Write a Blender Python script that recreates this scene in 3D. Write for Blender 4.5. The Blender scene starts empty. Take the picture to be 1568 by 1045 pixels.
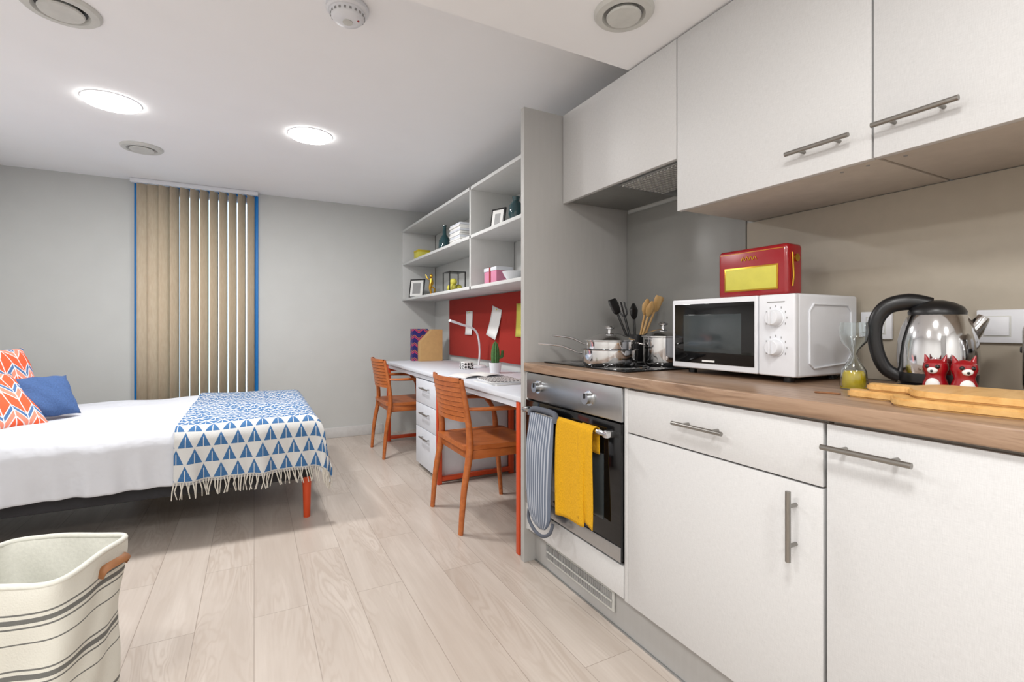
import bpy, bmesh, math, random
from mathutils import Matrix, Vector
random.seed(4)
S=bpy.context.scene
S.view_settings.view_transform='Standard'
S.view_settings.look='None'
R=math.radians

# ---------------------------------------------------------------- materials
def srgb(r,g,b):
    f=lambda c:(c/255/12.92) if c/255<=.04045 else ((c/255+.055)/1.055)**2.4
    return (f(r),f(g),f(b),1)
class NT:
    def __init__(s,name):
        s.m=bpy.data.materials.new(name); s.m.use_nodes=True
        s.t=s.m.node_tree; s.n=s.t.nodes; s.l=s.t.links
        s.b=s.n['Principled BSDF']; s.out=s.n['Material Output']
    def new(s,t,**k):
        n=s.n.new(t)
        for a,b in k.items(): setattr(n,a,b)
        return n
    def put(s,sock,v):
        if isinstance(v,bpy.types.NodeSocket): s.l.new(v,sock)
        else: sock.default_value=v
    def M(s,op,a,b=0.0,c=None):
        n=s.new('ShaderNodeMath',operation=op); s.put(n.inputs[0],a); s.put(n.inputs[1],b)
        if c is not None: s.put(n.inputs[2],c)
        return n.outputs[0]
    def mix(s,f,a,b,blend='MIX'):
        n=s.new('ShaderNodeMix',data_type='RGBA',blend_type=blend)
        s.put(n.inputs[0],f); s.put(n.inputs[6],a); s.put(n.inputs[7],b); return n.outputs[2]
    def coord(s,which='Object',scale=(1,1,1),rot=(0,0,0)):
        tc=s.new('ShaderNodeTexCoord'); mp=s.new('ShaderNodeMapping')
        mp.inputs['Scale'].default_value=scale; mp.inputs['Rotation'].default_value=rot
        s.l.new(tc.outputs[which],mp.inputs[0]); return mp.outputs[0]
    def noise(s,vec,scale=5,detail=3,dist=0,rough=.5):
        n=s.new('ShaderNodeTexNoise'); n.inputs['Scale'].default_value=scale
        n.inputs['Detail'].default_value=detail; n.inputs['Distortion'].default_value=dist
        n.inputs['Roughness'].default_value=rough
        s.l.new(vec,n.inputs['Vector']); return n.outputs[0]
    def ramp(s,f,stops,interp='LINEAR'):
        n=s.new('ShaderNodeValToRGB'); n.color_ramp.interpolation=interp
        e=n.color_ramp.elements
        while len(e)<len(stops): e.new(.5)
        for i,(p,c) in enumerate(stops): e[i].position=p; e[i].color=c
        s.l.new(f,n.inputs[0]); return n.outputs[0]
    def bump(s,h,strength=.2,dist=.01):
        n=s.new('ShaderNodeBump'); n.inputs['Strength'].default_value=strength
        n.inputs['Distance'].default_value=dist
        s.l.new(h,n.inputs['Height']); s.l.new(n.outputs[0],s.b.inputs['Normal'])
def mat(name,col,rough=.5,metal=0,var=.04,nscale=30,bump=0,trans=0,emit=0,coat=0,sheen=0,nsc=(1,1,1),bd=.005):
    t=NT(name); c=srgb(*col)
    t.b.inputs['Roughness'].default_value=rough; t.b.inputs['Metallic'].default_value=metal
    v=t.coord(scale=nsc); nz=t.noise(v,nscale)
    hi=tuple(min(1,x*(1+var)) for x in c[:3])+(1,); lo=tuple(x*(1-var) for x in c[:3])+(1,)
    t.put(t.b.inputs['Base Color'],t.ramp(nz,[(.3,lo),(.7,hi)]))
    if bump: t.bump(nz,bump,bd)
    if trans: t.b.inputs['Transmission Weight'].default_value=trans; t.b.inputs['IOR'].default_value=1.45
    if emit:
        t.b.inputs['Emission Color'].default_value=c; t.b.inputs['Emission Strength'].default_value=emit
    if coat: t.b.inputs['Coat Weight'].default_value=coat
    if sheen: t.b.inputs['Sheen Weight'].default_value=sheen
    return t.m
def wood(name,c1,c2,scale=(14,1,14),rough=.45,nscale=3,bump=.05):
    t=NT(name); v=t.coord(scale=scale); nz=t.noise(v,nscale,6,.6,.6)
    t.put(t.b.inputs['Base Color'],t.ramp(nz,[(.3,srgb(*c1)),(.52,srgb(*[(a+b)/2 for a,b in zip(c1,c2)])),(.7,srgb(*c2))]))
    t.b.inputs['Roughness'].default_value=rough; t.bump(nz,bump,.003); return t.m

M_wall=mat('wall_paint_grey',(197,199,197),.85,var=.015,nscale=6)
M_shelf=mat('shelf_laminate_grey',(208,209,208),.6,var=.015,nscale=20)
M_wallw=mat('wall_paint_white',(237,237,236),.85,var=.015,nscale=6)
M_ceil=mat('ceiling_paint_white',(247,248,250),.9,var=.01,nscale=4)
M_trim=mat('trim_white',(205,205,204),.5)
M_black=mat('black_plastic',(22,22,24),.35)
M_blackglass=mat('black_glass',(12,12,13),.06)
M_screen=mat('oven_window_glass',(60,66,68),.12)
M_steel=mat('brushed_steel',(178,180,182),.28,1,nscale=20,nsc=(1,40,1))
M_handle=mat('handle_gunmetal',(150,147,142),.3,1)
M_chrome=mat('chrome',(215,215,216),.1,1,var=.01)
M_white=mat('white_plastic',(226,228,233),.35,var=.01)
M_offw=mat('white_laminate',(218,222,230),.5,var=.015)
M_orange=mat('orange_metal',(204,72,26),.4,var=.02)
M_red=mat('red_felt',(156,36,24),.95,var=.08,nscale=200,bump=.2)
M_redg=mat('red_enamel',(150,12,24),.25,var=.02,coat=.5)
M_yellow=mat('yellow_print',(208,200,84),.6,var=.05)
M_gold=mat('gold',(205,160,60),.3,1)
M_blue=mat('window_blue_light_spill',(8,108,178),.5,emit=.1)  # blue dusk light round the blinds, put into colour with slight glow
M_navy=mat('navy_fabric',(66,94,142),.9,var=.15,nscale=150,bump=.3)
M_duvet=mat('duvet_white_cotton',(209,212,219),.9,var=.015,nscale=7,bump=.6,bd=.035)
M_dark=mat('dark_bed_base',(40,40,44),.8)
M_grey=mat('grey_plastic',(150,150,150),.5)
M_vent=mat('vent_grey_white',(205,206,202),.6)
M_paper=mat('paper',(232,232,230),.8,var=.02)
M_glass=mat('clear_glass',(245,250,250),.02,trans=1,var=0)
M_led=mat('led_diffuser',(255,253,248),.5,emit=16,var=0)
M_kraft=mat('kraft_card',(196,160,108),.8)
M_leather=mat('brown_leather',(140,92,54),.6,var=.1)
M_green=mat('cactus_green',(70,110,60),.8,var=.2,nscale=80,bump=.4)
M_bottle=mat('bottle_teal_glass',(30,66,72),.1,coat=.5)
M_pink=mat('pink_card',(205,130,160),.7)
M_lwood=wood('light_wood',(224,182,118),(198,150,84),(3,14,14))
M_lwood2=wood('spoon_wood',(220,185,130),(196,150,92),(14,14,2))
M_chair=wood('orange_beech',(194,112,56),(164,86,36),(3,10,10),.4)
M_oil=mat('yellow_oil',(215,185,30),.2,var=.02)
M_ttowel=mat('yellow_cotton',(214,160,6),.95,var=.08,nscale=160,bump=.5)
M_carc=mat('cabinet_carcass',(190,182,172),.6)
M_tan=mat('beige_wall_panel',(178,169,154),.45,var=.02)
M_splash=mat('grey_glass_splashback',(152,152,149),.3,var=.01)
M_panel=mat('grey_end_panel',(180,179,177),.55,var=.02,nscale=60,nsc=(1,1,.1))
M_filter=mat('hood_filter',(150,150,147),.4,.6)

def cabmat():
    t=NT('cabinet_linen_laminate')
    a=t.noise(t.coord(scale=(1,1,14)),60,2); b=t.noise(t.coord(scale=(14,14,1)),60,2)
    m=t.M('ADD',a,b); m=t.M('MULTIPLY',m,.5)
    t.put(t.b.inputs['Base Color'],t.ramp(m,[(.35,srgb(201,201,201)),(.65,srgb(213,213,213))]))
    t.b.inputs['Roughness'].default_value=.5; return t.m
M_cab=cabmat()
def floormat():
    t=NT('pale_oak_planks')
    tc=t.new('ShaderNodeTexCoord'); sp=t.new('ShaderNodeSeparateXYZ'); cb=t.new('ShaderNodeCombineXYZ')
    t.l.new(tc.outputs['Object'],sp.inputs[0]); t.l.new(sp.outputs[1],cb.inputs[0]); t.l.new(sp.outputs[0],cb.inputs[1])
    br=t.new('ShaderNodeTexBrick'); br.offset=.37; br.offset_frequency=2
    t.l.new(cb.outputs[0],br.inputs['Vector'])
    for k,v in {'Scale':1,'Mortar Size':.0013,'Brick Width':1.25,'Row Height':.185,'Bias':0,'Mortar Smooth':.1}.items(): br.inputs[k].default_value=v
    br.inputs['Color1'].default_value=(.3,.3,.3,1); br.inputs['Color2'].default_value=(.7,.7,.7,1); br.inputs['Mortar'].default_value=(0,0,0,1)
    off=t.new('ShaderNodeVectorMath',operation='SCALE'); t.l.new(br.outputs['Color'],off.inputs[0]); off.inputs[3].default_value=37
    add=t.new('ShaderNodeVectorMath',operation='ADD'); t.l.new(tc.outputs['Object'],add.inputs[0]); t.l.new(off.outputs[0],add.inputs[1])
    mp=t.new('ShaderNodeMapping'); mp.inputs['Scale'].default_value=(6,.8,1); t.l.new(add.outputs[0],mp.inputs[0])
    g1=t.noise(mp.outputs[0],1.6,3,.6,.5)
    mp2=t.new('ShaderNodeMapping'); mp2.inputs['Scale'].default_value=(60,2.5,1); t.l.new(add.outputs[0],mp2.inputs[0])
    g2=t.noise(mp2.outputs[0],2,4,.2)
    rings=t.M('SINE',t.M('MULTIPLY',g1,80)); rings=t.M('POWER',t.M('MULTIPLY',t.M('ADD',rings,1),.5),2.2)
    mp3=t.new('ShaderNodeMapping'); mp3.inputs['Scale'].default_value=(3,.7,1); t.l.new(add.outputs[0],mp3.inputs[0])
    msk=t.noise(mp3.outputs[0],1.7,2)
    msk=t.ramp(msk,[(.40,(0,0,0,1)),(.58,(1,1,1,1))])
    base=t.ramp(g1,[(.3,srgb(189,178,168)),(.7,srgb(213,204,195))])
    c=t.mix(t.M('MULTIPLY',t.M('MULTIPLY',rings,msk),.45),base,srgb(168,151,137))
    c=t.mix(t.M('MULTIPLY',g2,.6),c,srgb(180,167,155))
    pl=t.new('ShaderNodeSeparateColor'); t.l.new(br.outputs['Color'],pl.inputs[0])
    c=t.mix(t.M('MULTIPLY',t.M('SUBTRACT',.7,pl.outputs[0]),.4),c,srgb(166,151,139))
    c=t.mix(t.M('MULTIPLY',br.outputs['Fac'],.5),c,srgb(120,105,93))
    t.put(t.b.inputs['Base Color'],c); t.b.inputs['Roughness'].default_value=.34
    t.bump(g2,.06,.002); return t.m
M_floor=floormat()
def worktop():
    t=NT('walnut_worktop')
    v=t.coord(scale=(16,1.1,16)); a=t.noise(v,2.4,7,1.0,.62)
    v2=t.coord(scale=(90,2,90)); b=t.noise(v2,2,3)
    c=t.ramp(a,[(.3,srgb(108,84,67)),(.45,srgb(148,120,97)),(.58,srgb(168,140,116)),(.72,srgb(130,102,81))])
    c=t.mix(t.M('MULTIPLY',b,.3),c,srgb(112,86,67))
    t.put(t.b.inputs['Base Color'],c); t.b.inputs['Roughness'].default_value=.32; return t.m
M_top=worktop()
def uvsep(t):
    tc=t.new('ShaderNodeTexCoord'); sp=t.new('ShaderNodeSeparateXYZ'); t.l.new(tc.outputs['UV'],sp.inputs[0])
    return sp.outputs[0],sp.outputs[1]
def throwmat():
    t=NT('throw_triangle_weave'); u,v=uvsep(t)
    U=t.M('DIVIDE',u,.076); V=t.M('DIVIDE',v,.08)
    row=t.M('FLOOR',V); fv=t.M('FRACT',V)
    od=t.M('MULTIPLY',t.M('MODULO',row,2),.5)
    fu=t.M('FRACT',t.M('ADD',U,od))
    d=t.M('ABSOLUTE',t.M('SUBTRACT',fu,.5)); d2=t.M('MULTIPLY',d,2)
    tri=t.M('LESS_THAN',d2,t.M('MULTIPLY',t.M('SUBTRACT',1,fv),.92))
    cl=t.M('MULTIPLY',t.M('GREATER_THAN',fv,.09),t.M('MAXIMUM',t.M('GREATER_THAN',d,.024),t.M('GREATER_THAN',fv,.72)))
    f=t.M('MULTIPLY',tri,cl)
    dd=t.M('SUBTRACT',d2,t.M('SUBTRACT',1.0,t.M('MULTIPLY',fv,.92)))
    f2=t.M('MULTIPLY',t.M('GREATER_THAN',dd,.13),t.M('LESS_THAN',fv,.9))
    top=t.M('GREATER_THAN',v,.33)
    f2=t.M('MULTIPLY',f2,top)
    f=t.M('MAXIMUM',f,f2)
    nz=t.noise(t.coord('UV'),300,2)
    blue=t.ramp(nz,[(.3,srgb(46,92,142)),(.7,srgb(72,120,168))])
    t.put(t.b.inputs['Base Color'],t.mix(f,srgb(210,211,210),blue))
    t.b.inputs['Roughness'].default_value=.95; t.bump(nz,.4,.003); return t.m
M_throw=throwmat()
M_fringe=mat('fringe_cream',(212,208,198),.95)
def chevmat():
    t=NT('chevron_pillow_print'); u,v=uvsep(t)
    z=t.M('ABSOLUTE',t.M('SUBTRACT',t.M('FRACT',t.M('MULTIPLY',u,4)),.5))
    p=t.M('FRACT',t.M('ADD',t.M('MULTIPLY',v,2.4),t.M('MULTIPLY',z,.8)))
    c=t.ramp(p,[(0,srgb(226,92,54)),(.28,srgb(220,218,220)),(.33,srgb(236,140,116)),(.52,srgb(220,218,220)),(.57,srgb(74,112,160)),(.70,srgb(220,218,220)),(.75,srgb(226,92,54))],'CONSTANT')
    g=t.M('LESS_THAN',t.M('ABSOLUTE',t.M('SUBTRACT',z,.25)),.225)
    t.put(t.b.inputs['Base Color'],t.mix(g,srgb(220,218,220),c)); t.b.inputs['Roughness'].default_value=.9; return t.m
M_chev=chevmat()
def mittmat():
    t=NT('striped_mitt'); u,v=uvsep(t)
    f=t.M('FRACT',t.M('MULTIPLY',u,11)); k=t.M('LESS_THAN',f,.6)
    t.put(t.b.inputs['Base Color'],t.mix(k,srgb(178,184,194),srgb(104,114,132))); t.b.inputs['Roughness'].default_value=.95
    return t.m
M_mitt=mittmat(); M_mitt2=mat('mitt_trim_grey',(88,92,102),.95)
def basketmat():
    t=NT('basket_striped_canvas'); tc=t.new('ShaderNodeTexCoord'); sp=t.new('ShaderNodeSeparateXYZ'); t.l.new(tc.outputs['UV'],sp.inputs[0])
    z=sp.outputs[1]; f=None
    for c,w in [(.437,.0022),(.42,.006),(.404,.0022),(.365,.0018),(.30,.0022),(.283,.0065),(.266,.0022),(.225,.0018),(.12,.005),(.10,.002)]:
        k=t.M('LESS_THAN',t.M('ABSOLUTE',t.M('SUBTRACT',z,c)),w)
        f=k if f is None else t.M('MAXIMUM',f,k)
    nz=t.noise(t.coord(),250,2)
    t.put(t.b.inputs['Base Color'],t.mix(t.M('MULTIPLY',f,.85),srgb(221,220,210),srgb(72,74,74))); t.b.inputs['Roughness'].default_value=.95
    t.bump(nz,.3,.003); return t.m
M_basket=basketmat(); M_canvas=mat('canvas_lining',(224,224,215),.95,bump=.2,nscale=120)
def blindmat():
    t=NT('blind_fabric_tan'); nz=t.noise(t.coord(scale=(1,1,.2)),90,2)
    c=t.ramp(nz,[(.3,srgb(222,206,182)),(.7,srgb(230,216,194))])
    t.put(t.b.inputs['Base Color'],c); t.b.inputs['Roughness'].default_value=.9
    tr=t.new('ShaderNodeBsdfTranslucent'); t.put(tr.inputs[0],c)
    mx=t.new('ShaderNodeMixShader'); mx.inputs[0].default_value=.45
    t.l.new(t.b.outputs[0],mx.inputs[1]); t.l.new(tr.outputs[0],mx.inputs[2]); t.l.new(mx.outputs[0],t.out.inputs[0]); return t.m
M_blind=blindmat()
def zigmat():
    t=NT('navy_pink_zigzag'); tc=t.new('ShaderNodeTexCoord'); sp=t.new('ShaderNodeSeparateXYZ'); t.l.new(tc.outputs['Object'],sp.inputs[0])
    h=t.M('MULTIPLY',t.M('ADD',sp.outputs[0],sp.outputs[1]),12)
    z=t.M('ABSOLUTE',t.M('SUBTRACT',t.M('FRACT',h),.5))
    p=t.M('FRACT',t.M('ADD',t.M('MULTIPLY',sp.outputs[2],14),z))
    t.put(t.b.inputs['Base Color'],t.ramp(p,[(0,srgb(36,34,110)),(.65,srgb(194,60,100)),(.8,srgb(36,34,110)),(.9,srgb(200,120,60))],'CONSTANT')); return t.m
M_zig=zigmat()
def bwmat():
    t=NT('black_white_pattern'); ck=t.new('ShaderNodeTexChecker'); ck.inputs['Scale'].default_value=60
    t.l.new(t.coord(rot=(0.3,.78,.2)),ck.inputs[0]); ck.inputs[1].default_value=(.02,.02,.02,1); ck.inputs[2].default_value=(.8,.8,.8,1)
    t.put(t.b.inputs['Base Color'],ck.outputs[0]); return t.m
M_bw=bwmat()

# ---------------------------------------------------------------- mesh builder
class MB:
    def __init__(s,name,M=None):
        s.name=name; s.bm=bmesh.new(); s.mats=[]; s.M=M or Matrix.Identity(4); s.uv=s.bm.loops.layers.uv.new('UVMap')
    def mi(s,m):
        if m not in s.mats: s.mats.append(m)
        return s.mats.index(m)
    def add(s,V,F,m,uvs=None,L=None):
        T=s.M@L if L is not None else s.M
        vs=[s.bm.verts.new(T@Vector(v)) for v in V]; k=s.mi(m)
        for f in F:
            try: fc=s.bm.faces.new([vs[i] for i in f])
            except ValueError: continue
            fc.material_index=k; fc.smooth=True
            if uvs:
                for lp,i in zip(fc.loops,f): lp[s.uv].uv=uvs[i]
        return s
    def frombm(s,b,m,L=None):
        b.verts.index_update(); V=[v.co.copy() for v in b.verts]; F=[[v.index for v in f.verts] for f in b.faces]; b.free()
        return s.add(V,F,m,L=L)
    def box(s,x0,x1,y0,y1,z0,z1,m,bev=.002,seg=2,L=None):
        b=bmesh.new(); bmesh.ops.create_cube(b,size=1)
        for v in b.verts: v.co=Vector(((x0+x1)/2+v.co.x*(x1-x0),(y0+y1)/2+v.co.y*(y1-y0),(z0+z1)/2+v.co.z*(z1-z0)))
        bev=min(bev,.45*min(abs(x1-x0),abs(y1-y0),abs(z1-z0)))
        if bev>0: bmesh.ops.bevel(b,geom=b.edges[:],offset=bev,segments=seg,profile=.5,affect='EDGES')
        return s.frombm(b,m,L)
    def prism(s,pts,d0,d1,m,axis='z',bev=.002,L=None):
        b=bmesh.new()
        def P(p,d): return {'z':(p[0],p[1],d),'y':(p[0],d,p[1]),'x':(d,p[0],p[1])}[axis]
        n=len(pts); a=[b.verts.new(P(p,d0)) for p in pts]; c=[b.verts.new(P(p,d1)) for p in pts]
        b.faces.new(a[::-1]); b.faces.new(c)
        for i in range(n): b.faces.new([a[i],a[(i+1)%n],c[(i+1)%n],c[i]])
        bmesh.ops.recalc_face_normals(b,faces=b.faces[:])
        if bev: bmesh.ops.bevel(b,geom=[e for e in b.edges if e.calc_face_angle(0)>.5],offset=bev,segments=2,affect='EDGES')
        return s.frombm(b,m,L)
    def lathe(s,c,prof,m,n=40,sx=1,sy=1,L=None):
        V=[];F=[]
        for r,z in prof:
            for i in range(n):
                a=2*math.pi*i/n; V.append((c[0]+max(r,1e-4)*sx*math.cos(a),c[1]+max(r,1e-4)*sy*math.sin(a),c[2]+z))
        for j in range(len(prof)-1):
            for i in range(n):
                k=(i+1)%n; F.append([j*n+i,j*n+k,(j+1)*n+k,(j+1)*n+i])
        return s.add(V,F,m,L=L)
    def tube(s,pts,r,m,n=10,smooth=0,sy=1,cap=True,L=None):
        pts=[Vector(p) for p in pts]; rr=r if isinstance(r,(list,tuple)) else [r]*len(pts)
        if smooth:
            q=[];qr=[];N=len(pts)
            for i in range(N-1):
                p0,p1,p2,p3=pts[max(i-1,0)],pts[i],pts[i+1],pts[min(i+2,N-1)]
                for k in range(smooth):
                    t=k/smooth; q.append(.5*((2*p1)+(p2-p0)*t+(2*p0-5*p1+4*p2-p3)*t*t+(3*p1-p0-3*p2+p3)*t**3)); qr.append(rr[i]*(1-t)+rr[i+1]*t)
            q.append(pts[-1]); qr.append(rr[-1]); pts,rr=q,qr
        N=len(pts); V=[];F=[]; up=None
        for i,p in enumerate(pts):
            d=(pts[min(i+1,N-1)]-pts[max(i-1,0)]).normalized()
            if up is None: up=Vector((0,0,1)) if abs(d.z)<.9 else Vector((0,1,0))
            a=(up-d*up.dot(d)).normalized(); up=a; b=d.cross(a)
            for k in range(n):
                t=2*math.pi*k/n; V.append(p+a*math.cos(t)*rr[i]*sy+b*math.sin(t)*rr[i])
        for i in range(N-1):
            for k in range(n):
                l=(k+1)%n; F.append([i*n+k,i*n+l,(i+1)*n+l,(i+1)*n+k])
        if cap: F.append(list(range(n))[::-1]); F.append([(N-1)*n+k for k in range(n)])
        return s.add(V,F,m,L=L)
    def cyl(s,p0,p1,r,m,n=24,L=None): return s.tube([p0,p1],r,m,n,L=L)
    def ell(s,c,rx,ry,rz,m,n=24,L=None):
        prof=[(math.sin(math.pi*i/12),-math.cos(math.pi*i/12)) for i in range(13)]
        V=[];F=[]
        for a,z in prof:
            for i in range(n):
                t=2*math.pi*i/n; V.append((c[0]+rx*max(a,1e-3)*math.cos(t),c[1]+ry*max(a,1e-3)*math.sin(t),c[2]+rz*z))
        for j in range(12):
            for i in range(n):
                k=(i+1)%n; F.append([j*n+i,j*n+k,(j+1)*n+k,(j+1)*n+i])
        return s.add(V,F,m,L=L)
    def grid(s,fn,nu,nv,m,uvf=None,L=None):
        V=[];U=[];F=[]
        for j in range(nv+1):
            for i in range(nu+1):
                u=i/nu; v=j/nv; V.append(fn(u,v)); U.append(uvf(u,v) if uvf else (u,v))
        for j in range(nv):
            for i in range(nu):
                a=j*(nu+1)+i; F.append([a,a+1,a+nu+2,a+nu+1])
        return s.add(V,F,m,U,L=L)
    def done(s,ang=38,solid=0,sub=0,weld=False,origin=None):
        if weld: bmesh.ops.remove_doubles(s.bm,verts=s.bm.verts[:],dist=1e-5)
        bmesh.ops.recalc_face_normals(s.bm,faces=s.bm.faces[:])
        me=bpy.data.meshes.new(s.name); s.bm.to_mesh(me); s.bm.free()
        for m in s.mats: me.materials.append(m)
        me.set_sharp_from_angle(angle=R(ang))
        o=bpy.data.objects.new(s.name,me); S.collection.objects.link(o)
        if solid:
            k=o.modifiers.new('thickness','SOLIDIFY'); k.thickness=solid; k.offset=0
        if sub:
            k=o.modifiers.new('sub','SUBSURF'); k.levels=sub; k.render_levels=sub
        return o
def TR(x,y,z,rz=0,rx=0,ry=0):
    return Matrix.Translation((x,y,z))@Matrix.Rotation(R(rz),4,'Z')@Matrix.Rotation(R(ry),4,'Y')@Matrix.Rotation(R(rx),4,'X')

# ---------------------------------------------------------------- room
XW=1.707; YB=4.97; XL=-1.75; YF=-1.6; ZC=2.28; ZS=2.09; YS=1.48
MB('floor').box(XL-.1,XW+.1,YF-.1,YB+.15,-.1,0,M_floor,0).done()
MB('ceiling').box(XL-.1,XW+.1,YS,YB+.15,ZC,ZC+.1,M_ceil,0).done()
MB('ceiling').box(XL-.1,XW+.1,YF-.1,YS,ZS,ZC+.1,M_ceil,0).done()
MB('wall_right').box(XW,XW+.1,YF-.1,YB+.15,0,ZC,M_wall,0).done()
MB('wall_left').box(XL-.1,XL,YF-.1,YB+.15,0,ZC,M_wallw,0).done()
MB('wall_front').box(XL,XW,YF-.1,YF,0,ZS,M_wallw,0).done()
WX0,WX1=-.86,.03
w=MB('wall_back'); w.box(XL,WX0,YB,YB+.15,0,ZC,M_wall,0); w.box(WX1,XW,YB,YB+.15,0,ZC,M_wall,0)
w.box(WX0,WX1,YB,YB+.15,0,.3,M_wall,0); w.box(WX0,WX1,YB,YB+.15,2.25,ZC,M_wall,0); w.done()
b=MB('baseboard_back'); b.box(WX1+.02,1.15,YB-.015,YB,0,.1,M_trim,.004); b.box(XL,WX0-.02,YB-.015,YB,0,.1,M_trim,.004); b.done()
w=MB('window_1')
w.box(WX0,WX0+.04,YB+.0,YB+.12,.3,2.25,M_blue); w.box(WX1-.04,WX1,YB+.0,YB+.12,.3,2.25,M_blue)  # jambs coloured blue in place of dusk light bleeding in
w.box(WX0+.04,WX1-.04,YB+.05,YB+.12,.3,.36,M_white); w.box(WX0+.04,WX1-.04,YB+.05,YB+.12,2.2,2.25,M_white)
w.box(WX0+.04,WX1-.04,YB+.08,YB+.09,.36,2.2,M_glass,0)
w.box(WX0-.004,WX0+.022,YB-.02,YB,.1,2.25,M_blue); w.box(WX1-.018,WX1+.004,YB-.02,YB,.1,2.25,M_blue)  # strips added at the blind edges to carry the painted blue light
w.box(WX0+.02,WX1-.02,YB-.02,YB,2.235,2.25,M_blue); w.done()  # same painted blue light along the top
b=MB('vertical_blinds')
b.box(WX0-.02,WX1+.0,YB-.09,YB-.045,2.245,2.278,M_white,.003)
nb=12; pitch=(WX1-WX0-.05)/nb
for i in range(nb):
    x=WX0+.03+pitch*(i+.5); th=R(14 if i<2 else (36 if i==2 else 49)); w2=.0445
    def fn(u,v,x=x,th=th):
        a=(u-.5)*2*w2; bow=.004*(1-(2*u-1)**2)
        return (x+a*math.cos(th)+bow*math.sin(th), YB-.067+a*math.sin(th)-bow*math.cos(th), .12+v*2.12)
    b.grid(fn,6,2,M_blind)
    b.box(x-.004,x+.004,YB-.07,YB-.064,2.235,2.25,M_white,0)
b.done(solid=.0012)

LAMPC=(1,.985,.97)
def disc_lamp(x,y,z,r=.125,power=30,visible=True):
    o=MB('ceiling_light'); o.lathe((x,y,z),[(r+.006,0),(r+.006,-.003),(r+.002,-.005),(r,-.004)],M_white,48)
    o.lathe((x,y,z),[(r,-.003),(r*.97,-.014),(r*.7,-.02),(0,-.022)],M_led,48); o.done()
    l=bpy.data.lights.new('ceiling_lamp','AREA'); l.shape='DISK'; l.size=2*r*.96; l.energy=power; l.color=LAMPC
    q=bpy.data.objects.new('ceiling_lamp',l); q.location=(x,y,z-.026); S.collection.objects.link(q)
disc_lamp(-.67,3.29,ZC,power=23.5); disc_lamp(.313,3.29,ZC,power=23.5)
disc_lamp(.3,.2,ZS,.15,10); disc_lamp(-.75,.7,ZS,.15,12); disc_lamp(.3,-.9,ZS,.15,11); disc_lamp(-.75,-.7,ZS,.15,12)  # unseen downlights, added out of view to light the kitchen end
def vent(x,y,z,r,dark):
    o=MB('ceiling_vent')
    o.lathe((x,y,z),[(r,0),(r,-.006),(r*.93,-.014),(r*.72,-.016),(r*.66,-.006),(r*.64,-.002)],M_vent,48)
    o.lathe((x,y,z),[(r*.64,-.003),(0,-.003)],M_black if dark else M_grey,48)
    o.lathe((x,y,z),[(r*.5,-.004),(r*.58,-.016),(r*.55,-.022),(0,-.024)],M_vent,48)
    o.done()
vent(-.664,4.044,ZC,.12,False); vent(-.64,2.41,ZC,.12,True); vent(1.047,1.21,ZS,.095,False)
o=MB('smoke_detector'); c=(.31,1.9,ZC)
o.lathe(c,[(.072,0),(.076,-.006),(.076,-.02),(.07,-.026),(.064,-.026),(.062,-.032),(.058,-.045),(.05,-.054),(.03,-.058),(0,-.059)],M_white,48)
for i in range(20):
    a=i*math.pi/10; o.box(-.004,.004,-.0015,.0015,-.042,-.034,M_grey,0,L=TR(c[0]+.061*math.cos(a),c[1]+.061*math.sin(a),ZC,math.degrees(a)+90))
o.cyl((c[0],c[1],ZC-.056),(c[0],c[1],ZC-.062),.018,M_vent); o.cyl((c[0]+.035,c[1]-.02,ZC-.05),(c[0]+.035,c[1]-.02,ZC-.058),.004,M_redg); o.done()

# ---------------------------------------------------------------- kitchen base
XF=1.10
def bar_handle(o,a,b,off,r=.006,post=.035):
    a=Vector(a);b=Vector(b);d=(b-a).normalized();off=Vector(off)
    o.cyl(a+off,b+off,r,M_handle,12)
    for p in (a+d*post,b-d*post): o.cyl(p,p+off,r*.75,M_handle,10)
k=MB('base_cabinet')
YP=1.935
for (y0,y1) in [(.62,1.262),(.0,.612),(-.62,-.008)]:
    k.box(1.122,1.70,y0+.001,y1-.001,.15,.875,M_carc,.001)
k.box(XF,1.118,.622,1.25,.727,.868,M_cab,.0015); k.box(XF,1.118,.622,1.25,.156,.722,M_cab,.0015)
k.box(XF,1.118,.004,.614,.156,.868,M_cab,.0015); k.box(XF,1.118,-.61,-.002,.156,.868,M_cab,.0015)
k.box(XF,1.118,1.272,1.925,.160,.268,M_cab,.0015)
k.box(1.10,1.118,1.252,1.268,.156,.872,M_cab,.001); k.box(1.10,1.118,1.922,1.936,.156,.872,M_cab,.001)
bar_handle(k,(XF,1.03,.80),(XF,.86,.80),(-.03,0,0)); bar_handle(k,(XF,.61,.822),(XF,.447,.822),(-.03,0,0))
bar_handle(k,(XF,.682,.705),(XF,.682,.545),(-.03,0,0))
k.box(1.15,1.165,-.7,YP,0,.15,M_panel,.001)
k.box(1.144,1.15,-.7,YP,0,.006,M_steel,.001)
k.done()
g=MB('plinth_vent_grille'); g.box(1.142,1.149,1.372,1.826,.05,.128,M_vent,.002)
for i in range(38):
    y=1.385+i*.0118; g.box(1.139,1.1415,y,y+.006,.06,.118,M_grey,0)
g.box(1.136,1.1395,1.38,1.82,.086,.092,M_vent,0); g.done()
MB('worktop').box(1.085,1.696,-.7,1.935,.877,.915,M_top,.004,3).done()
MB('end_panel').box(1.09,1.705,1.938,1.968,0,2.085,M_panel,.001).done()
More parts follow.
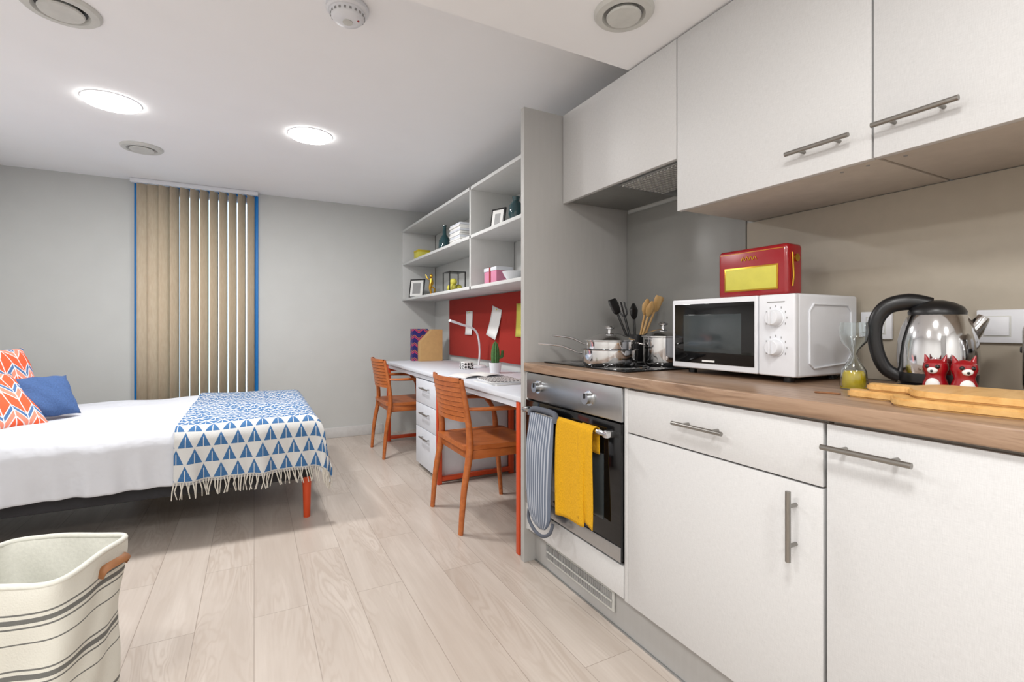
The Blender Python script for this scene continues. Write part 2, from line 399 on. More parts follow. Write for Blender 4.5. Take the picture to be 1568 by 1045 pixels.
# oven
o=MB('built_in_oven')
Y0,Y1=1.272,1.918
o.box(1.125,1.65,Y0+.01,Y1-.01,.28,.872,M_grey,.001)
o.box(1.092,1.125,Y0,Y1,.755,.872,M_steel,.003)
o.box(1.088,1.12,Y0,Y1,.285,.75,M_blackglass,.003)
o.box(1.085,1.089,Y0,Y1,.285,.335,M_steel,.001)
o.box(1.085,1.089,Y0+.09,Y1-.09,.40,.63,M_screen,.001)
for y in (1.815,1.45):
    o.cyl((1.095,y,.815),(1.068,y,.815),.021,M_steel,24); o.cyl((1.095,y,.815),(1.088,y,.815),.027,M_chrome,24)
    o.box(1.064,1.07,y-.002,y+.002,.815,.834,M_black,0)
o.cyl((1.058,Y0+.03,.712),(1.058,Y1-.03,.712),.009,M_chrome,16)
for y in (Y0+.04,Y1-.04): o.box(1.05,1.09,y-.012,y+.012,.70,.724,M_chrome,.004)
o.done()
# tea towel and mitt on the rail
def sheet_over(o,y0,y1,zr,lf,lb,m,amp,xr=1.058,rr=.0125,ph=0,taper=0,skew=0):
    T=lf+lb+math.pi*rr
    def fn(u,v):
        s=v*T; yy=y0+(y1-y0)*u
        L=lf
        if s<L: x=xr-rr; z=zr-(L-s); hang=(L-s)/L
        elif s<L+math.pi*rr:
            a=(s-L)/rr; x=xr-rr*math.cos(a); z=zr+rr*math.sin(a); hang=0
        else: x=xr+rr*.8; z=zr-(s-L-math.pi*rr); hang=0
        f=hang**.6
        x-=f*amp*(1+math.sin(u*7+ph)+.35*math.sin(u*13+2*ph))*.6
        yy=yy+taper*hang*(u-.5)+.006*math.sin(hang*4+ph)*hang
        z+=skew*(u-.5)*hang
        return (x,yy,z)
    o.grid(fn,30,40,m)
t=MB('tea_towel'); sheet_over(t,1.41,1.60,.712,.355,.10,M_ttowel,.009,ph=.4,taper=-.01,skew=-.015)
sheet_over(t,1.368,1.45,.709,.33,.08,M_ttowel,.006,xr=1.060,rr=.0175,ph=2.,taper=.012,skew=.02); t.done(solid=.003)
t=MB('oven_mitt')
def mitt(sgn):
    def fn(u,v):
        a=(u-.5)*2; L=.47; z=.715-v*L
        wv=.094+.006*math.sin(v*5)
        if v>.78: wv*=math.sqrt(max(0,1-((v-.78)/.22)**2))
        th=.016*math.sqrt(max(0,1-a**4))*(math.sqrt(max(0,1-max(0,(v-.8)/.2)**2)))*(min(1,.35+v*2.5))
        return (1.040-.012*math.sin(v*3)-sgn*th, 1.705+a*wv+.008*v, z)
    return fn
t.grid(mitt(1),24,40,M_mitt); t.grid(mitt(-1),24,40,M_mitt)
t.tube([(1.038,1.615,.30),(1.03,1.625,.262),(1.025,1.67,.235),(1.025,1.73,.235),(1.03,1.79,.262),(1.038,1.803,.30)],.007,M_mitt2,smooth=5)
t.tube([(1.042,1.608,.70),(1.05,1.615,.728),(1.058,1.705,.731),(1.05,1.79,.728),(1.042,1.80,.70)],.012,M_mitt2,smooth=4)
t.done(weld=True)
# hob
h=MB('hob'); h.box(1.16,1.66,1.33,1.88,.915,.922,M_blackglass,.003)
for (x,y,r) in [(1.29,1.48,.09),(1.29,1.74,.07),(1.53,1.48,.07),(1.53,1.74,.09)]:
    h.lathe((x,y,.922),[(r,0),(r,.0008),(r-.004,.0008),(r-.004,0)],M_grey,40)
h.done()
MB('splashback').box(1.697,1.706,1.252,1.936,.916,1.655,M_splash,.001).done()
MB('wall_panel').box(1.699,1.706,-.7,1.248,.916,1.482,M_tan,.001).done()

# wall cabinets
XU=1.30
c=MB('wall_cabinet')
c.box(1.322,1.705,.625,1.224,1.484,2.08,M_carc,.001); c.box(1.322,1.705,.0,.617,1.484,2.08,M_carc,.001); c.box(1.322,1.705,-.62,-.004,1.484,2.08,M_carc,.001)
c.box(XU,1.32,.623,1.226,1.48,2.083,M_cab,.0015); c.box(XU,1.32,.004,.619,1.48,2.083,M_cab,.0015); c.box(XU,1.32,-.615,.0,1.48,2.083,M_cab,.0015)
bar_handle(c,(XU,.818,1.545),(XU,.659,1.545),(-.03,0,0)); bar_handle(c,(XU,.61,1.548),(XU,.45,1.548),(-.03,0,0))
for y in (.66,.58,.72): c.cyl((1.36,y,1.482),(1.36,y,1.485),.004,M_grey,10)
c.done()
c=MB('cooker_hood_cabinet')
c.box(1.322,1.705,1.232,1.934,1.69,2.08,M_carc,.001); c.box(XU,1.32,1.230,1.934,1.665,2.083,M_cab,.0015)
c.done()
c=MB('cooker_hood')
c.box(1.325,1.69,1.24,1.60,1.668,1.689,M_steel,.002); c.box(1.325,1.69,1.60,1.925,1.672,1.689,M_filter,.002)
c.box(1.335,1.58,1.26,1.57,1.660,1.668,M_filter,.002)
for i in range(17): c.box(1.34,1.575,1.27+i*.0175,1.276+i*.0175,1.657,1.660,M_vent,0)
for i in range(12): c.box(1.345+i*.02,1.349+i*.02,1.265,1.565,1.6565,1.6595,M_grey,0)
c.box(1.60,1.66,1.34,1.48,1.655,1.668,M_white,.002)
c.done()

# ---------------------------------------------------------------- microwave
m=MB('microwave')
x0,x1,y0,y1,z0,z1=1.35,1.675,.84,1.296,.932,1.175
m.box(x0+.022,x1,y0+.002,y1-.002,z0,z1,M_white,.008,3)
m.box(x0,x0+.021,.956,y1,z0+.002,z1-.001,M_white,.005,3)          # door
m.box(x0-.002,x0+.002,.966,y1-.014,z0+.022,z1-.018,M_blackglass,.001)
m.box(x0-.003,x0,1.01,y1-.055,z0+.06,z1-.055,M_screen,.001)
m.box(x0,x0+.021,y0,.953,z0+.002,z1-.001,M_white,.005,3)
for z,rr in ((1.105,.024),(1.018,.024)):
    m.lathe((0,0,0),[(rr+.003,0),(rr+.003,.003),(rr,.004),(rr*.92,.022),(rr*.8,.025),(0,.025)],M_white,32,L=TR(x0,.897,z,0,0,-90))
    m.box(x0-.034,x0-.022,.894,.900,z-.02,z+.02,M_white,.002)
    for i in range(9):
        a=R(-120+i*30); m.box(x0-.0012,x0,-.001,.001,-.003,.003,M_grey,0,L=Matrix.Translation((0,.897+.034*math.sin(a),z+.034*math.cos(a))))
m.box(x0-.001,x0,.87,.924,1.150,1.153,M_grey,0)
m.box(x0-.0035,x0-.002,1.11,1.16,z0+.028,z0+.034,M_paper,0)
m.tube([(x0+.07,y0-.0,z0+.04),(x0+.07,y0-.0,z1-.05),(x0+.09,y0,z1-.03),(x1-.06,y0,z1-.03),(x1-.04,y0,z1-.05),(x1-.04,y0,z0+.06),(x1-.06,y0,z0+.035),(x0+.09,y0,z0+.025),(x0+.07,y0,z0+.04)],.003,M_white,8)
for x in (x0+.05,x1-.05):
    for y in (y0+.05,y1-.05): m.cyl((x,y,.915),(x,y,.935),.014,M_black,16)
m.done()
# retro tin
t=MB('retro_radio_tin')
a0,a1,b0,b1,c0,c1=1.45,1.53,.925,1.18,1.1755,1.34
t.box(a0,a1,b0,b1,c0,c1,M_redg,.014,4)
t.box(a0-.003,a0+.002,.955,1.15,c0+.022,c1-.062,M_gold,.001); t.box(a0-.004,a0,.96,1.145,c0+.027,c1-.067,M_yellow,.001)
t.tube([(a0-.001,1.085-.007*i,c1-.035+(.006 if i%2 else -.006)) for i in range(9)],.0017,M_gold,6,smooth=3)
t.tube([(a0+.02,.922,c0+.03),(a0+.02,.918,c0+.06),(a0+.02,.922,c1-.03)],.003,M_gold,8)
t.lathe((0,0,0),[(.012,0),(.012,.004),(0,.005)],M_gold,20,L=TR(1.495,.925,1.295,0,90,0))
t.tube([(a0+.001,b0+.01,c1-.014),(a0+.001,b1-.01,c1-.014)],.0015,M_gold,6)
t.done()

# ---------------------------------------------------------------- pans
def pan(name,x,y,r,h,hd,hl=None,lid=True,z=.9225,o=None,fin=True):
    o=o or MB(name)
    o.lathe((x,y,z),[(0,0),(r*.9,0),(r*.96,.006),(r,.018),(r,h),(r+.004,h+.002),(r+.004,h+.004),(r-.003,h+.003),(r-.004,.01),(0,.008)],M_chrome,48)
    if lid:
        o.lathe((x,y,z+h),[(r+.006,.003),(r+.006,.007),(r*.9,.015),(r*.5,.03),(r*.14,.036),(0,.036)],M_chrome,48)
        o.lathe((x,y,z+h+.035),[(.008,0),(.007,.012),(.018,.016),(.02,.022),(.014,.028),(0,.029)],M_chrome,24)
    for (d,l) in hd:
        dx,dy=math.cos(R(d)),math.sin(R(d))
        if l>.1:
            o.tube([(x+dx*(r-.002),y+dy*(r-.002),z+h*.72),(x+dx*(r+.03),y+dy*(r+.03),z+h*.8),(x+dx*(r+l*.5),y+dy*(r+l*.5),z+h+.012),(x+dx*(r+l),y+dy*(r+l),z+h+.02)],[.008,.006,.009,.007],M_chrome,12,smooth=5,sy=.55)
        else:
            px,py=-dy,dx
            o.tube([(x+dx*r+px*.025,y+dy*r+py*.025,z+h*.75),(x+dx*(r+.025)+px*.022,y+dy*(r+.025)+py*.022,z+h*.8),(x+dx*(r+.025)-px*.022,y+dy*(r+.025)-py*.022,z+h*.8),(x+dx*r-px*.025,y+dy*r-py*.025,z+h*.75)],.004,M_chrome,10,smooth=4)
    if fin: o.done()
    return o
o=pan('stacked_pans',1.275,1.56,.110,.062,[(122,.21)],lid=False,fin=False)
pan('',1.275,1.56,.096,.06,[(108,.20)],z=.9225+.036,o=o)
pan('saucepan',1.465,1.455,.080,.112,[(150,.03),(-30,.03)])
u=MB('utensil_holder'); x,y=1.56,1.72
u.lathe((x,y,.922),[(0,0),(.05,0),(.052,.12),(.048,.12),(.046,.005),(0,.005)],M_black,32)
for (dx,dy,L,kind,mm) in [(-.055,.05,.285,'spat',M_black),(-.02,.045,.27,'fork',M_black),(.0,.01,.26,'spoon',M_black),(.02,-.03,.28,'spoon',M_lwood2),(.05,-.055,.295,'spat',M_lwood2),(.01,-.06,.27,'spoon',M_lwood2)]:
    p0=Vector((x,y,.93)); p1=Vector((x+dx*1.1,y+dy*1.1,.922+L-.07)); d=(p1-p0).normalized(); p2=p1+d*.075
    u.tube([p0,p1],.0055,mm,10)
    if kind=='spoon': u.tube([p1,p1+d*.02,p1+d*.045,p2],[.006,.02,.024,.006],mm,14,smooth=5,sy=.4)
    elif kind=='spat': u.tube([p1,p1+d*.012,p1+d*.06,p2],[.006,.022,.027,.022],mm,12,smooth=3,sy=.25)
    else:
        for q in (-.014,0,.014): u.tube([p1,p1+d*.02+Vector((q*.6,-q,0)),p2+Vector((q*.6,-q,0))],.004,mm,8)
u.done()

# ---------------------------------------------------------------- kettle
K=TR(1.51,.578,.915,120)@Matrix.Diagonal((.91,.91,.95,1))
k=MB('kettle',K)
k.lathe((0,0,0),[(0,0),(.086,0),(.09,.006),(.09,.014),(.078,.02),(0,.02)],M_black,40)
k.lathe((0,0,.02),[(.078,0),(.079,.004),(.084,.008),(.085,.03),(.084,.034)],M_black,40)
k.lathe((0,0,.05),[(.084,0),(.086,.01),(.088,.045),(.085,.085),(.077,.12),(.067,.145),(.061,.155)],M_chrome,48)
k.lathe((0,0,.2),[(.062,.003),(.063,.012),(.056,.024),(.036,.036),(.014,.042),(0,.043)],M_black,40)
k.tube([(.01,0,.232),(.06,0,.24),(.11,0,.226),(.136,0,.18),(.134,0,.115),(.114,0,.06),(.08,0,.036)],[.014,.018,.017,.015,.014,.014,.014],M_black,14,smooth=6,sy=1.25)
k.tube([(-.062,0,.15),(-.08,0,.172),(-.096,0,.198)],[.028,.02,.013],M_chrome,16,smooth=4)
k.box(-.005,.005,.082,.088,.075,.15,M_grey,.001)
k.done()
# cruet (glass with yellow oil)
k=MB('glass_oil_cruet',TR(1.395,.71,.915)@Matrix.Diagonal((1.05,1.05,1,1)))
k.lathe((0,0,0),[(0,.003),(.024,.003),(.026,.012),(.024,.04),(.02,.048),(0,.048)],M_oil,32)
k.lathe((0,0,0),[(0,0),(.028,0),(.03,.01),(.027,.05),(.012,.075),(.006,.09),(.012,.105),(.028,.125),(.032,.15),(.03,.175),(.028,.175),(.03,.15),(.026,.127),(.009,.105),(.004,.09),(.01,.074),(.025,.049),(.027,.012),(.024,.004),(0,.003)],M_glass,32)
k.done()
# chopping boards
def board(name,M,w,l,hl,th):
    pts=[]
    def arc(cx,cy,r,a0,a1,n=8):
        for i in range(n+1):
            a=R(a0+(a1-a0)*i/n); pts.append((cx+r*math.cos(a),cy+r*math.sin(a)))
    arc(w/2-.03,-l+.03,.03,-90,0); arc(w/2-.05,-.05,.05,0,80)
    pts.append((.028,.01)); arc(0,hl-.022,.022,0,180); pts.append((-.028,.01))
    arc(-w/2+.05,-.05,.05,100,180); arc(-w/2+.03,-l+.03,.03,180,270)
    MB(name,M).prism(pts,0,th,M_lwood,'z',.004).done()
board('chopping_board',TR(1.255,.545,.915,8),.20,.35,.10,.018)
board('chopping_board',TR(1.268,.52,.9335,10),.19,.33,.09,.016)
o=MB('board_hanging_loop'); o.tube([(1.245,.665,.917),(1.24,.685,.917),(1.228,.70,.917),(1.23,.715,.917),(1.245,.70,.917),(1.25,.665,.917)],.0016,M_leather,8,smooth=5); o.done()
# shakers
def shaker(x,y,rz):
    k=MB('salt_shaker' ,TR(x,y,.915,rz))
    k.lathe((0,0,0),[(0,0),(.022,0),(.025,.008),(.024,.03),(.018,.048),(.02,.056),(.024,.068),(.022,.08),(.012,.088),(0,.09)],M_redg,28)
    k.ell((-.017,0,.028),.01,.014,.018,M_paper); k.ell((-.02,0,.064),.006,.01,.008,M_paper)
    for s in (-1,1):
        k.tube([(0,s*.014,.08),(0,s*.02,.1)],[.008,.001],M_redg,10); k.ell((-.02,s*.009,.072),.004,.005,.005,M_black,10)
    k.ell((-.026,0,.062),.003,.003,.003,M_black,8)
    k.done()
shaker(1.405,.54,5); shaker(1.405,.488,35)
# toaster
k=MB('toaster'); k.box(1.45,1.62,.14,.415,.925,1.10,M_chrome,.03,5); k.box(1.46,1.61,.15,.405,.915,.93,M_black,.004)
k.box(1.485,1.51,.17,.39,1.098,1.102,M_black,.001); k.box(1.555,1.58,.17,.39,1.098,1.102,M_black,.001)
k.box(1.52,1.55,.415,.432,1.02,1.035,M_black,.003); k.done()
def socket(y0,y1,z0,z1,n):
    k=MB('wall_switch'); k.box(1.688,1.698,y0,y1,z0,z1,M_white,.003)
    wd=(y1-y0)/n
    for i in range(n):
        yc=y0+wd*(i+.5); zc=(z0+z1)/2
        k.box(1.6868,1.6885,yc-.027,yc+.027,zc-.027,zc+.027,M_vent,.001)
        k.box(1.684,1.688,yc-.024,yc+.024,zc-.024,zc+.024,M_white,.0015)
    k.done()
socket(.40,.562,1.037,1.123,2); socket(.755,.84,1.04,1.125,1)

# ---------------------------------------------------------------- desk area
d=MB('desk')
d.box(1.095,1.70,1.975,4.62,.725,.75,M_offw,.003)
d.box(1.11,1.68,2.0,4.6,.69,.725,M_offw,.002)
def legframe(y):
    d.box(1.10,1.135,y-.016,y+.016,0,.724,M_orange,.004); d.box(1.655,1.69,y-.016,y+.016,0,.724,M_orange,.004)
    d.box(1.135,1.655,y-.016,y+.016,.02,.05,M_orange,.004); d.box(1.135,1.655,y-.016,y+.016,.66,.70,M_orange,.004)
legframe(2.02); legframe(3.17); legframe(4.58)
d.done()
p=MB('drawer_pedestal')
p.box(1.135,1.66,3.2,3.70,.03,.685,M_offw,.003); p.box(1.15,1.64,3.22,3.68,0,.03,M_grey,.001)
for z0_,z1_ in ((.50,.68),(.32,.495),(.035,.315)):
    p.box(1.115,1.134,3.203,3.697,z0_,z1_,M_offw,.002)
    bar_handle(p,(1.115,3.36,z1_-.06),(1.115,3.54,z1_-.06),(-.025,0,0),.006,.02)
p.done()
def chair(cx,cy,rz):
    c=MB('desk_chair',TR(cx,cy,0,rz))
    for s in (-1,1):
        c.tube([(-.225,s*.225,0),(-.205,s*.222,.22),(-.17,s*.215,.43),(-.18,s*.212,.60),(-.215,s*.205,.80)],[.013,.016,.019,.016,.012],M_chair,12,smooth=5,sy=1.25)
        c.tube([(.235,s*.225,0),(.215,s*.222,.22),(.195,s*.22,.42),(.18,s*.225,.55),(.13,s*.228,.625)],[.012,.015,.018,.014,.013],M_chair,12,smooth=5,sy=1.2)
        c.tube([(-.185,s*.213,.645),(-.10,s*.235,.642),(.03,s*.24,.64),(.13,s*.23,.63),(.16,s*.228,.60)],[.012,.015,.018,.016,.012],M_chair,12,smooth=6,sy=.7)
        c.box(-.17,.19,s*.205-.01,s*.205+.01,.375,.425,M_chair,.004)
    c.box(-.175,-.155,-.2,.2,.375,.425,M_chair,.004); c.box(.18,.20,-.2,.2,.375,.425,M_chair,.004)
    def top(u,v,z=.452):
        X=-.20+.44*u; Y=(v-.5)*2; hw=.215+.02*u
        e=(2*abs(u-.5))**8
        return (X,Y*hw*(1-.06*e),z-.012*math.cos(u*math.pi-math.pi/2)*math.cos(Y*1.3)-.01*(u**6)*1.0)
    c.grid(lambda u,v:top(u,v),14,14,M_chair); c.grid(lambda u,v:top(u,v,.428),14,14,M_chair)
    for e in (0,1):
        c.grid(lambda u,v,e=e:tuple(Vector(top(u,e,.452)).lerp(Vector(top(u,e,.428)),v)),14,1,M_chair)
        c.grid(lambda u,v,e=e:tuple(Vector(top(e,u,.452)).lerp(Vector(top(e,u,.428)),v)),14,1,M_chair)
    for i in range(9):
        z=.575+i*.0262; xb=-.185-.035*(i/8)**1.2; hh=.0235
        for side in (-.007,.007):
            c.grid(lambda u,v,z=z,xb=xb,side=side:(xb-.045*(1-(2*u-1)**2)+side,(u-.5)*.41,z+v*hh),12,1,M_chair)
        for zz in (z,z+hh):
            c.grid(lambda u,v,zz=zz,xb=xb:(xb-.045*(1-(2*u-1)**2)-.007+.014*v,(u-.5)*.41,zz),12,1,M_chair)
    c.grid(lambda u,v:(-.185-.035*v-.042*(1-(2*u-1)**2),(u-.5)*.40,.578+v*.225),12,6,M_chair)
    c.done(weld=True)
chair(1.17,2.575,0); chair(1.155,4.20,0)

# wall shelves
s=MB('wall_shelf_unit'); SX=1.35
for z0_,z1_ in ((1.342,1.364),(1.703,1.725),(2.045,2.067)): s.box(SX,1.70,1.972,4.945,z0_,z1_,M_shelf,.001)
for y in (4.945,3.18,1.972): 
    y0_=y if y!=3.18 else 3.17
    s.box(SX,1.70,y0_,y0_+.022,1.342,2.067,M_shelf,.001)
s.done()
p=MB('pinboard'); p.box(1.69,1.706,1.98,4.50,.80,1.335,M_red,.002); p.box(1.688,1.692,1.98,4.5,.797,.803,M_steel,.0005); p.done()
def sheet(name,y,z,w,h,rot,m,curl=.01):
    o=MB(name,Matrix.Translation((1.687,y,z))@Matrix.Rotation(R(rot),4,'X'))
    o.grid(lambda u,v:(-curl*(1-v)*(1-v)-.001,(u-.5)*w,(v-.5)*h),6,6,m); o.cyl((-.006,0,h*.44),(.002,0,h*.44),.006,M_yellow,12); o.done(solid=.0006)
sheet('pinned_paper',3.99,1.11,.15,.21,0,M_paper); sheet('pinned_paper',3.46,1.11,.17,.24,14,M_paper,.03); sheet('pinned_flyer',3.04,1.125,.14,.24,0,M_yellow)
# desk lamp
l=MB('desk_lamp'); l.lathe((1.59,3.57,.75),[(0,0),(.06,0),(.06,.012),(.052,.018),(0,.02)],M_white,36)
l.tube([(1.59,3.57,.765),(1.60,3.57,.88),(1.585,3.57,1.0),(1.54,3.56,1.06),(1.45,3.55,1.09)],.008,M_white,12,smooth=6)
l.tube([(1.46,3.55,1.086),(1.33,3.53,1.125)],[.016,.02],M_white,14,sy=.5); l.done()
c=MB('cactus_pot'); c.lathe((1.5,3.08,.75),[(0,0),(.036,0),(.045,.075),(.041,.075),(.038,.06),(0,.06)],M_white,32)
def rib(cx,cy,z0_,r,h):
    n=40; V=[];F=[]; K=12
    for j in range(K+1):
        t=j/K; rr=r*(math.sin(math.pi*min(1,.18+.82*t))**.5 if t<1 else .01)
        for i in range(n):
            a=2*math.pi*i/n; q=rr*(1+.12*math.cos(a*10)); V.append((cx+q*math.cos(a),cy+q*math.sin(a),z0_+h*t))
    for j in range(K):
        for i in range(n):
            k2=(i+1)%n; F.append([j*n+i,j*n+k2,(j+1)*n+k2,(j+1)*n+i])
    c.add(V,F,M_green)
rib(1.5,3.08,.805,.028,.17); c.tube([(1.52,3.07,.86),(1.542,3.06,.87),(1.545,3.06,.91)],[.01,.012,.008],M_green,10,smooth=4); c.done()
c=MB('patterned_pen_box'); c.box(1.41,1.49,3.44,3.53,.75,.80,M_bw,.002); c.box(1.415,1.485,3.445,3.525,.798,.806,M_paper,.001); c.done()
c=MB('book_stack')
for i,(a,w_,l_,t_) in enumerate([(4,.2,.27,.012),(-6,.19,.26,.01)]):
    L=TR(1.27,2.55,.75+i*.0125,a); c.box(-w_/2,w_/2,-l_/2,l_/2,0,t_,M_paper,.001,L=L); c.box(-w_/2-.002,w_/2+.002,-l_/2-.002,l_/2+.002,t_-.0015,t_+.0005,[M_offw,M_bw][i],0,L=L)
c.done()
c=MB('open_magazine',TR(1.30,2.95,.7505,8)); c.grid(lambda u,v:((u-.5)*.3,(v-.5)*.21,.002+.014*abs(math.sin(u*2*math.pi))**.6),24,2,M_paper); c.done(solid=.001)
c=MB('magazine_file')
c.prism([(1.38,.75),(1.60,.75),(1.60,1.05),(1.50,1.05),(1.38,.93)],4.44,4.52,M_kraft,'y')
c.done()
c=MB('magazine_file'); c.prism([(1.33,.75),(1.56,.75),(1.56,.98),(1.48,1.055),(1.33,1.055)],4.525,4.60,M_zig,'y'); c.done()
# shelf objects
def frame(name,x,y,z,w,h,rz,mframe=M_black):
    o=MB(name,TR(x,y,z,rz,0,0)@Matrix.Rotation(R(10),4,'Y'))
    o.box(0,.012,-w/2,w/2,0,h,mframe,.002); o.box(-.001,.001,-w/2+.014,w/2-.014,.014,h-.014,M_paper,0); o.box(-.002,0,-w/2+.04,w/2-.04,.04,h-.04,M_grey,0)
    o.tube([(.012,0,h*.7),(.05,0,.012)],.004,mframe,8); o.done()
frame('photo_frame',1.42,4.72,1.365,.17,.19,40); frame('photo_frame',1.46,2.99,1.726,.13,.17,20)
c=MB('yellow_box'); c.box(1.39,1.51,4.54,4.68,1.7255,1.815,M_yellow,.002); c.box(1.388,1.512,4.538,4.682,1.80,1.818,mat('yellow_lid',(190,170,30),.6),.002); c.done()
c=MB('glass_bottle'); c.lathe((1.47,4.03,1.7255),[(0,0),(.05,0),(.053,.01),(.052,.10),(.036,.13),(.018,.155),(.015,.22),(.019,.225),(.019,.235),(0,.236)],M_bottle,32); c.done()
c=MB('magazine_stack')
for i in range(10):
    c.box(1.40+.004*math.sin(i*3),1.62,3.50+.005*math.sin(i*5),3.72,1.7255+i*.0165,1.7255+i*.0165+.015,M_paper if i%3 else M_offw,.002)
c.done()
c=MB('ceramic_vase'); c.lathe((1.45,2.68,1.7255),[(0,0),(.03,0),(.05,.05),(.045,.11),(.02,.14),(.026,.165),(.02,.165),(0,.13)],M_bottle,32); c.done()
c=MB('gold_figurine',TR(1.44,4.30,1.3655)@Matrix.Scale(1.12,4)); c.lathe((0,0,0),[(0,0),(.03,0),(.03,.012),(0,.014)],M_gold,24)
c.tube([(0,.0,.01),(-.01,0,.06),(.0,0,.10),(.0,0,.14)],[.007,.012,.018,.01],M_gold,12,smooth=4); c.ell((0,0,.158),.014,.014,.018,M_gold)
c.tube([(0,.01,.125),(-.02,.035,.14),(-.03,.05,.17)],.005,M_gold,8,smooth=3); c.tube([(0,-.01,.125),(-.01,-.035,.10),(-.02,-.05,.08)],.005,M_gold,8,smooth=3)
c.tube([(0,0,.07),(.02,-.03,.05),(.01,-.045,.02)],.006,M_gold,8,smooth=3); c.done()
c=MB('lemon_display_box')
for X in (1.402,1.536):
    for Y in (3.722,3.876): c.box(X-.003,X+.004,Y-.003,Y+.004,1.3645,1.53,M_black,0)
c.box(1.40,1.54,3.72,3.88,1.3645,1.37,M_black,.001); c.box(1.40,1.54,3.72,3.88,1.525,1.53,M_black,.001)
for (X,Y,Z) in ((1.44,3.76,1.400),(1.45,3.83,1.400),(1.46,3.79,1.448),(1.51,3.80,1.400)): c.ell((X,Y,Z),.03,.034,.03,M_yellow)
c.done()
c=MB('pink_gift_box'); c.box(1.42,1.54,2.90,3.09,1.3645,1.455,M_pink,.002); c.box(1.417,1.543,2.897,3.093,1.455,1.48,M_offw,.002); c.box(1.415,1.545,2.985,3.005,1.3645,1.482,M_redg,.001); c.done()
c=MB('white_bowl'); c.lathe((1.44,2.70,1.3645),[(0,0),(.03,0),(.055,.03),(.07,.06),(.066,.06),(.05,.03),(0,.008)],M_white,36); c.done()

# ---------------------------------------------------------------- bed
BX1=.325; BX0=-1.66; BY0=2.93; BY1=4.32; ZT=.55
b=MB('bed')
b.box(BX0,BX1-.03,BY0+.04,BY1-.02,.22,.34,M_dark,.01)
b.box(BX0,BX1-.03,BY0+.03,BY1-.02,.34,.515,M_duvet,.05,4)
b.box(XL+.01,BX0,BY0+.02,BY1,.0,.95,M_dark,.02,3)
for x in (BX1-.06,BX0+.1):
    for y in (BY0+.055,BY1-.06): b.tube([(x,y,.23),(x,y,0)],[.024,.018],M_orange,16)
b.done()
def cloth(name,s0,s1,t0,t1,off,m,ns,nt,fold,seed,zt=ZT,rad=.07,X1=BX1):
    ex=X1+off-rad; ey=BY0-off+rad; z=zt+off
    def roll(d):
        if d<=0: return 0,0
        a=d/rad
        if a<math.pi/2: return rad*math.sin(a),rad*(1-math.cos(a))
        return rad,rad+(d-rad*math.pi/2)
    def P(s,t):
        dx=max(0,s-ex); dy=max(0,ey-t)
        ox,ddx=roll(dx); oy,ddy=roll(dy)
        mn=min(ddx,ddy)
        dn=max(ddx,ddy)+.30*mn
        x=min(s,ex)+ox; y=max(t,ey)-oy
        if mn>0: x+=.10*mn; y-=.22*mn
        hx=max(0,min(1,(ddy-.03)/.22)); hy=max(0,min(1,(ddx-.04)/.25))
        f1=math.sin(s*19+seed)+.6*math.sin(s*37+1.7*seed+t*4)+.5*math.sin(s*61+t*9)
        y-=fold*hx*(1.2+f1)
        x+=fold*hy*(1.0+math.sin(t*21+seed))
        zz=z-dn
        tp=max(0,1-dn/.1)
        zz+=tp*fold*.5*(math.sin(s*7+t*5+seed)*math.sin(t*6-s*3)+.5*math.sin(s*15+t*9))
        return (x,y,zz)
    o=MB(name); o.grid(lambda u,v:P(s0+(s1-s0)*u,t0+(t1-t0)*v),ns,nt,m,lambda u,v:(s0+(s1-s0)*u+3,(t1-t0)*v))
    o.done(ang=180,solid=.006); return P
cloth('duvet',BX0+.02,BX1+.22,BY0-.23,BY1,.0,M_duvet,220,150,.0135,1.0)
t0=BY0-.25
Pb=cloth('throw_blanket',-.35,BX1+.20,t0,BY1+.0,.018,M_throw,140,170,.0135,1.0)
f=MB('throw_fringe'); n=66
for i in range(n):
    s_=-.348+(BX1+.19+.348)*i/(n-1)
    p=Vector(Pb(s_,t0)); q=p+Vector((random.uniform(-.012,.012),random.uniform(-.01,.004),-.04)); r=q+Vector((random.uniform(-.012,.012),random.uniform(-.006,.006),-.04))
    f.tube([p,q,r],[.0035,.003,.0022],M_fringe,6)
fo=f.done()
for ob in S.objects:
    if ob.name=='throw_blanket': fo.parent=ob
def pillow(name,M,w,h,t,m):
    o=MB(name,M)
    for sg in (-1,1):
        def fn(u,v,sg=sg):
            a=2*u-1; b_=2*v-1
            sh=1-.06*(1-a*a)*abs(b_)**3; sw=1-.06*(1-b_*b_)*abs(a)**3
            th=t*.5*((1-abs(a)**2.6)*(1-abs(b_)**2.6))**.55
            return (a*w/2*sw,sg*th+.004*math.sin(a*9+b_*7),b_*h/2*sh)
        o.grid(fn,28,28,m)
    o.done(ang=180,weld=True)
pillow('pillow',TR(-1.53,4.0,.76,88,-12),.60,.40,.13,M_duvet)
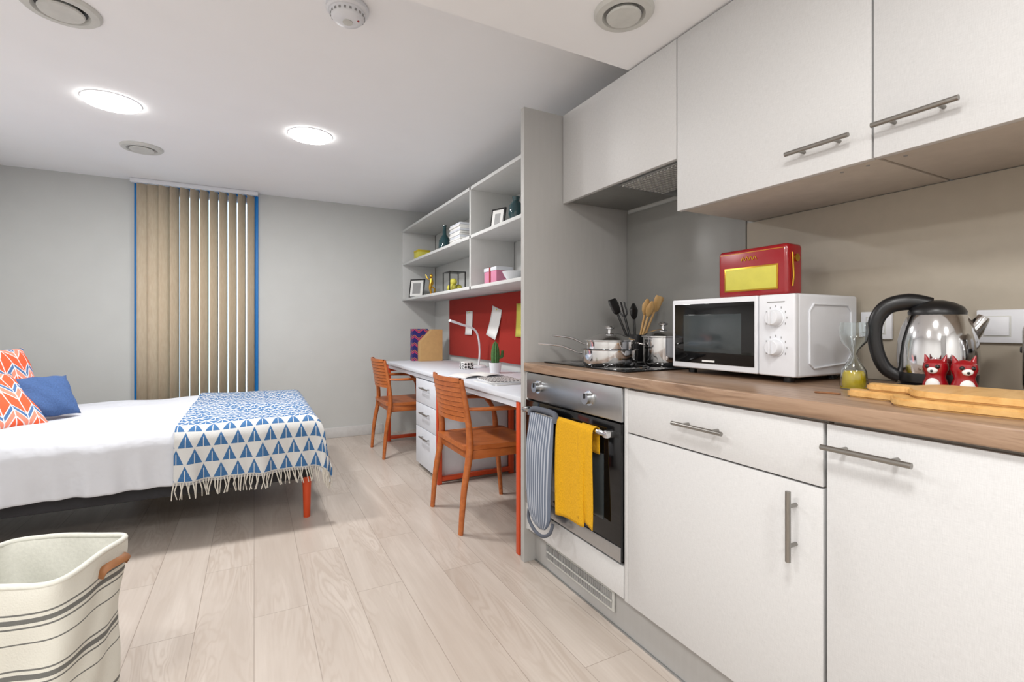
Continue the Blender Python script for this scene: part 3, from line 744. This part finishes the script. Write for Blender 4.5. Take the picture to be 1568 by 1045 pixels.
pillow('cushion',TR(-1.33,3.93,.75,60,-22),.44,.42,.15,M_chev)
pillow('cushion',TR(-1.23,3.48,.68,50,-46),.42,.40,.14,M_chev)
pillow('cushion',TR(-1.055,3.68,.68,38,-38),.28,.27,.13,M_navy)

# ---------------------------------------------------------------- laundry basket
k=MB('laundry_basket',TR(-.50,1.655,0,-20))
def ring(t,inner=0):
    def fn(u,v):
        z=v*.49; a=2*math.pi*u; c_,s_=math.cos(a),math.sin(a)
        e=7; rr=(abs(c_)**e+abs(s_)**e)**(-1/e)
        hx=.140+.020*v; hy=.128+.018*v
        w_=.006*math.sin(a*3+z*9)+.004*math.sin(a*7-z*21)
        w_*=math.sin(v*math.pi)**.5 if 0<v<1 else 0
        return ((hx-inner+w_)*rr*c_,(hy-inner+w_)*rr*s_,z+(.003*math.sin(a*4+1) if v>.9 else 0))
    return fn
def buv(u,v): return (u,v*.5+.006*math.sin(u*19)*math.sin(v*3.1))
k.grid(ring(0),128,30,M_basket,buv); k.grid(ring(0,.008),128,30,M_canvas,buv)
rim=[Vector(ring(0,.004)(i/96,1)) for i in range(97)]; k.tube(rim,.007,M_canvas,10,cap=False)
V=[ring(0,.004)(i/64,0) for i in range(64)]; k.add([(v[0],v[1],.003) for v in V],[list(range(64))],M_canvas)
for sg in (1,-1):
    k.tube([(sg*.155,.005,.43),(sg*.165,.012,.45),(sg*.184,.052,.458),(sg*.170,.092,.45),(sg*.157,.098,.43)],.011,M_leather,10,smooth=5,sy=.3)
k.done(weld=False)

# ---------------------------------------------------------------- camera, world
cam=bpy.data.cameras.new('camera'); co=bpy.data.objects.new('camera',cam); S.collection.objects.link(co)
co.location=(0,0,1.08); co.rotation_euler=(R(90),0,-math.atan(395/745))
cam.lens=745/1568*36; cam.sensor_width=36; cam.shift_y=-22.5/1568; cam.clip_start=.02
S.camera=co
W=bpy.data.worlds.new('sky'); S.world=W; W.use_nodes=True
bg=W.node_tree.nodes['Background']; bg.inputs[0].default_value=(.62,.78,.95,1); bg.inputs[1].default_value=2.2
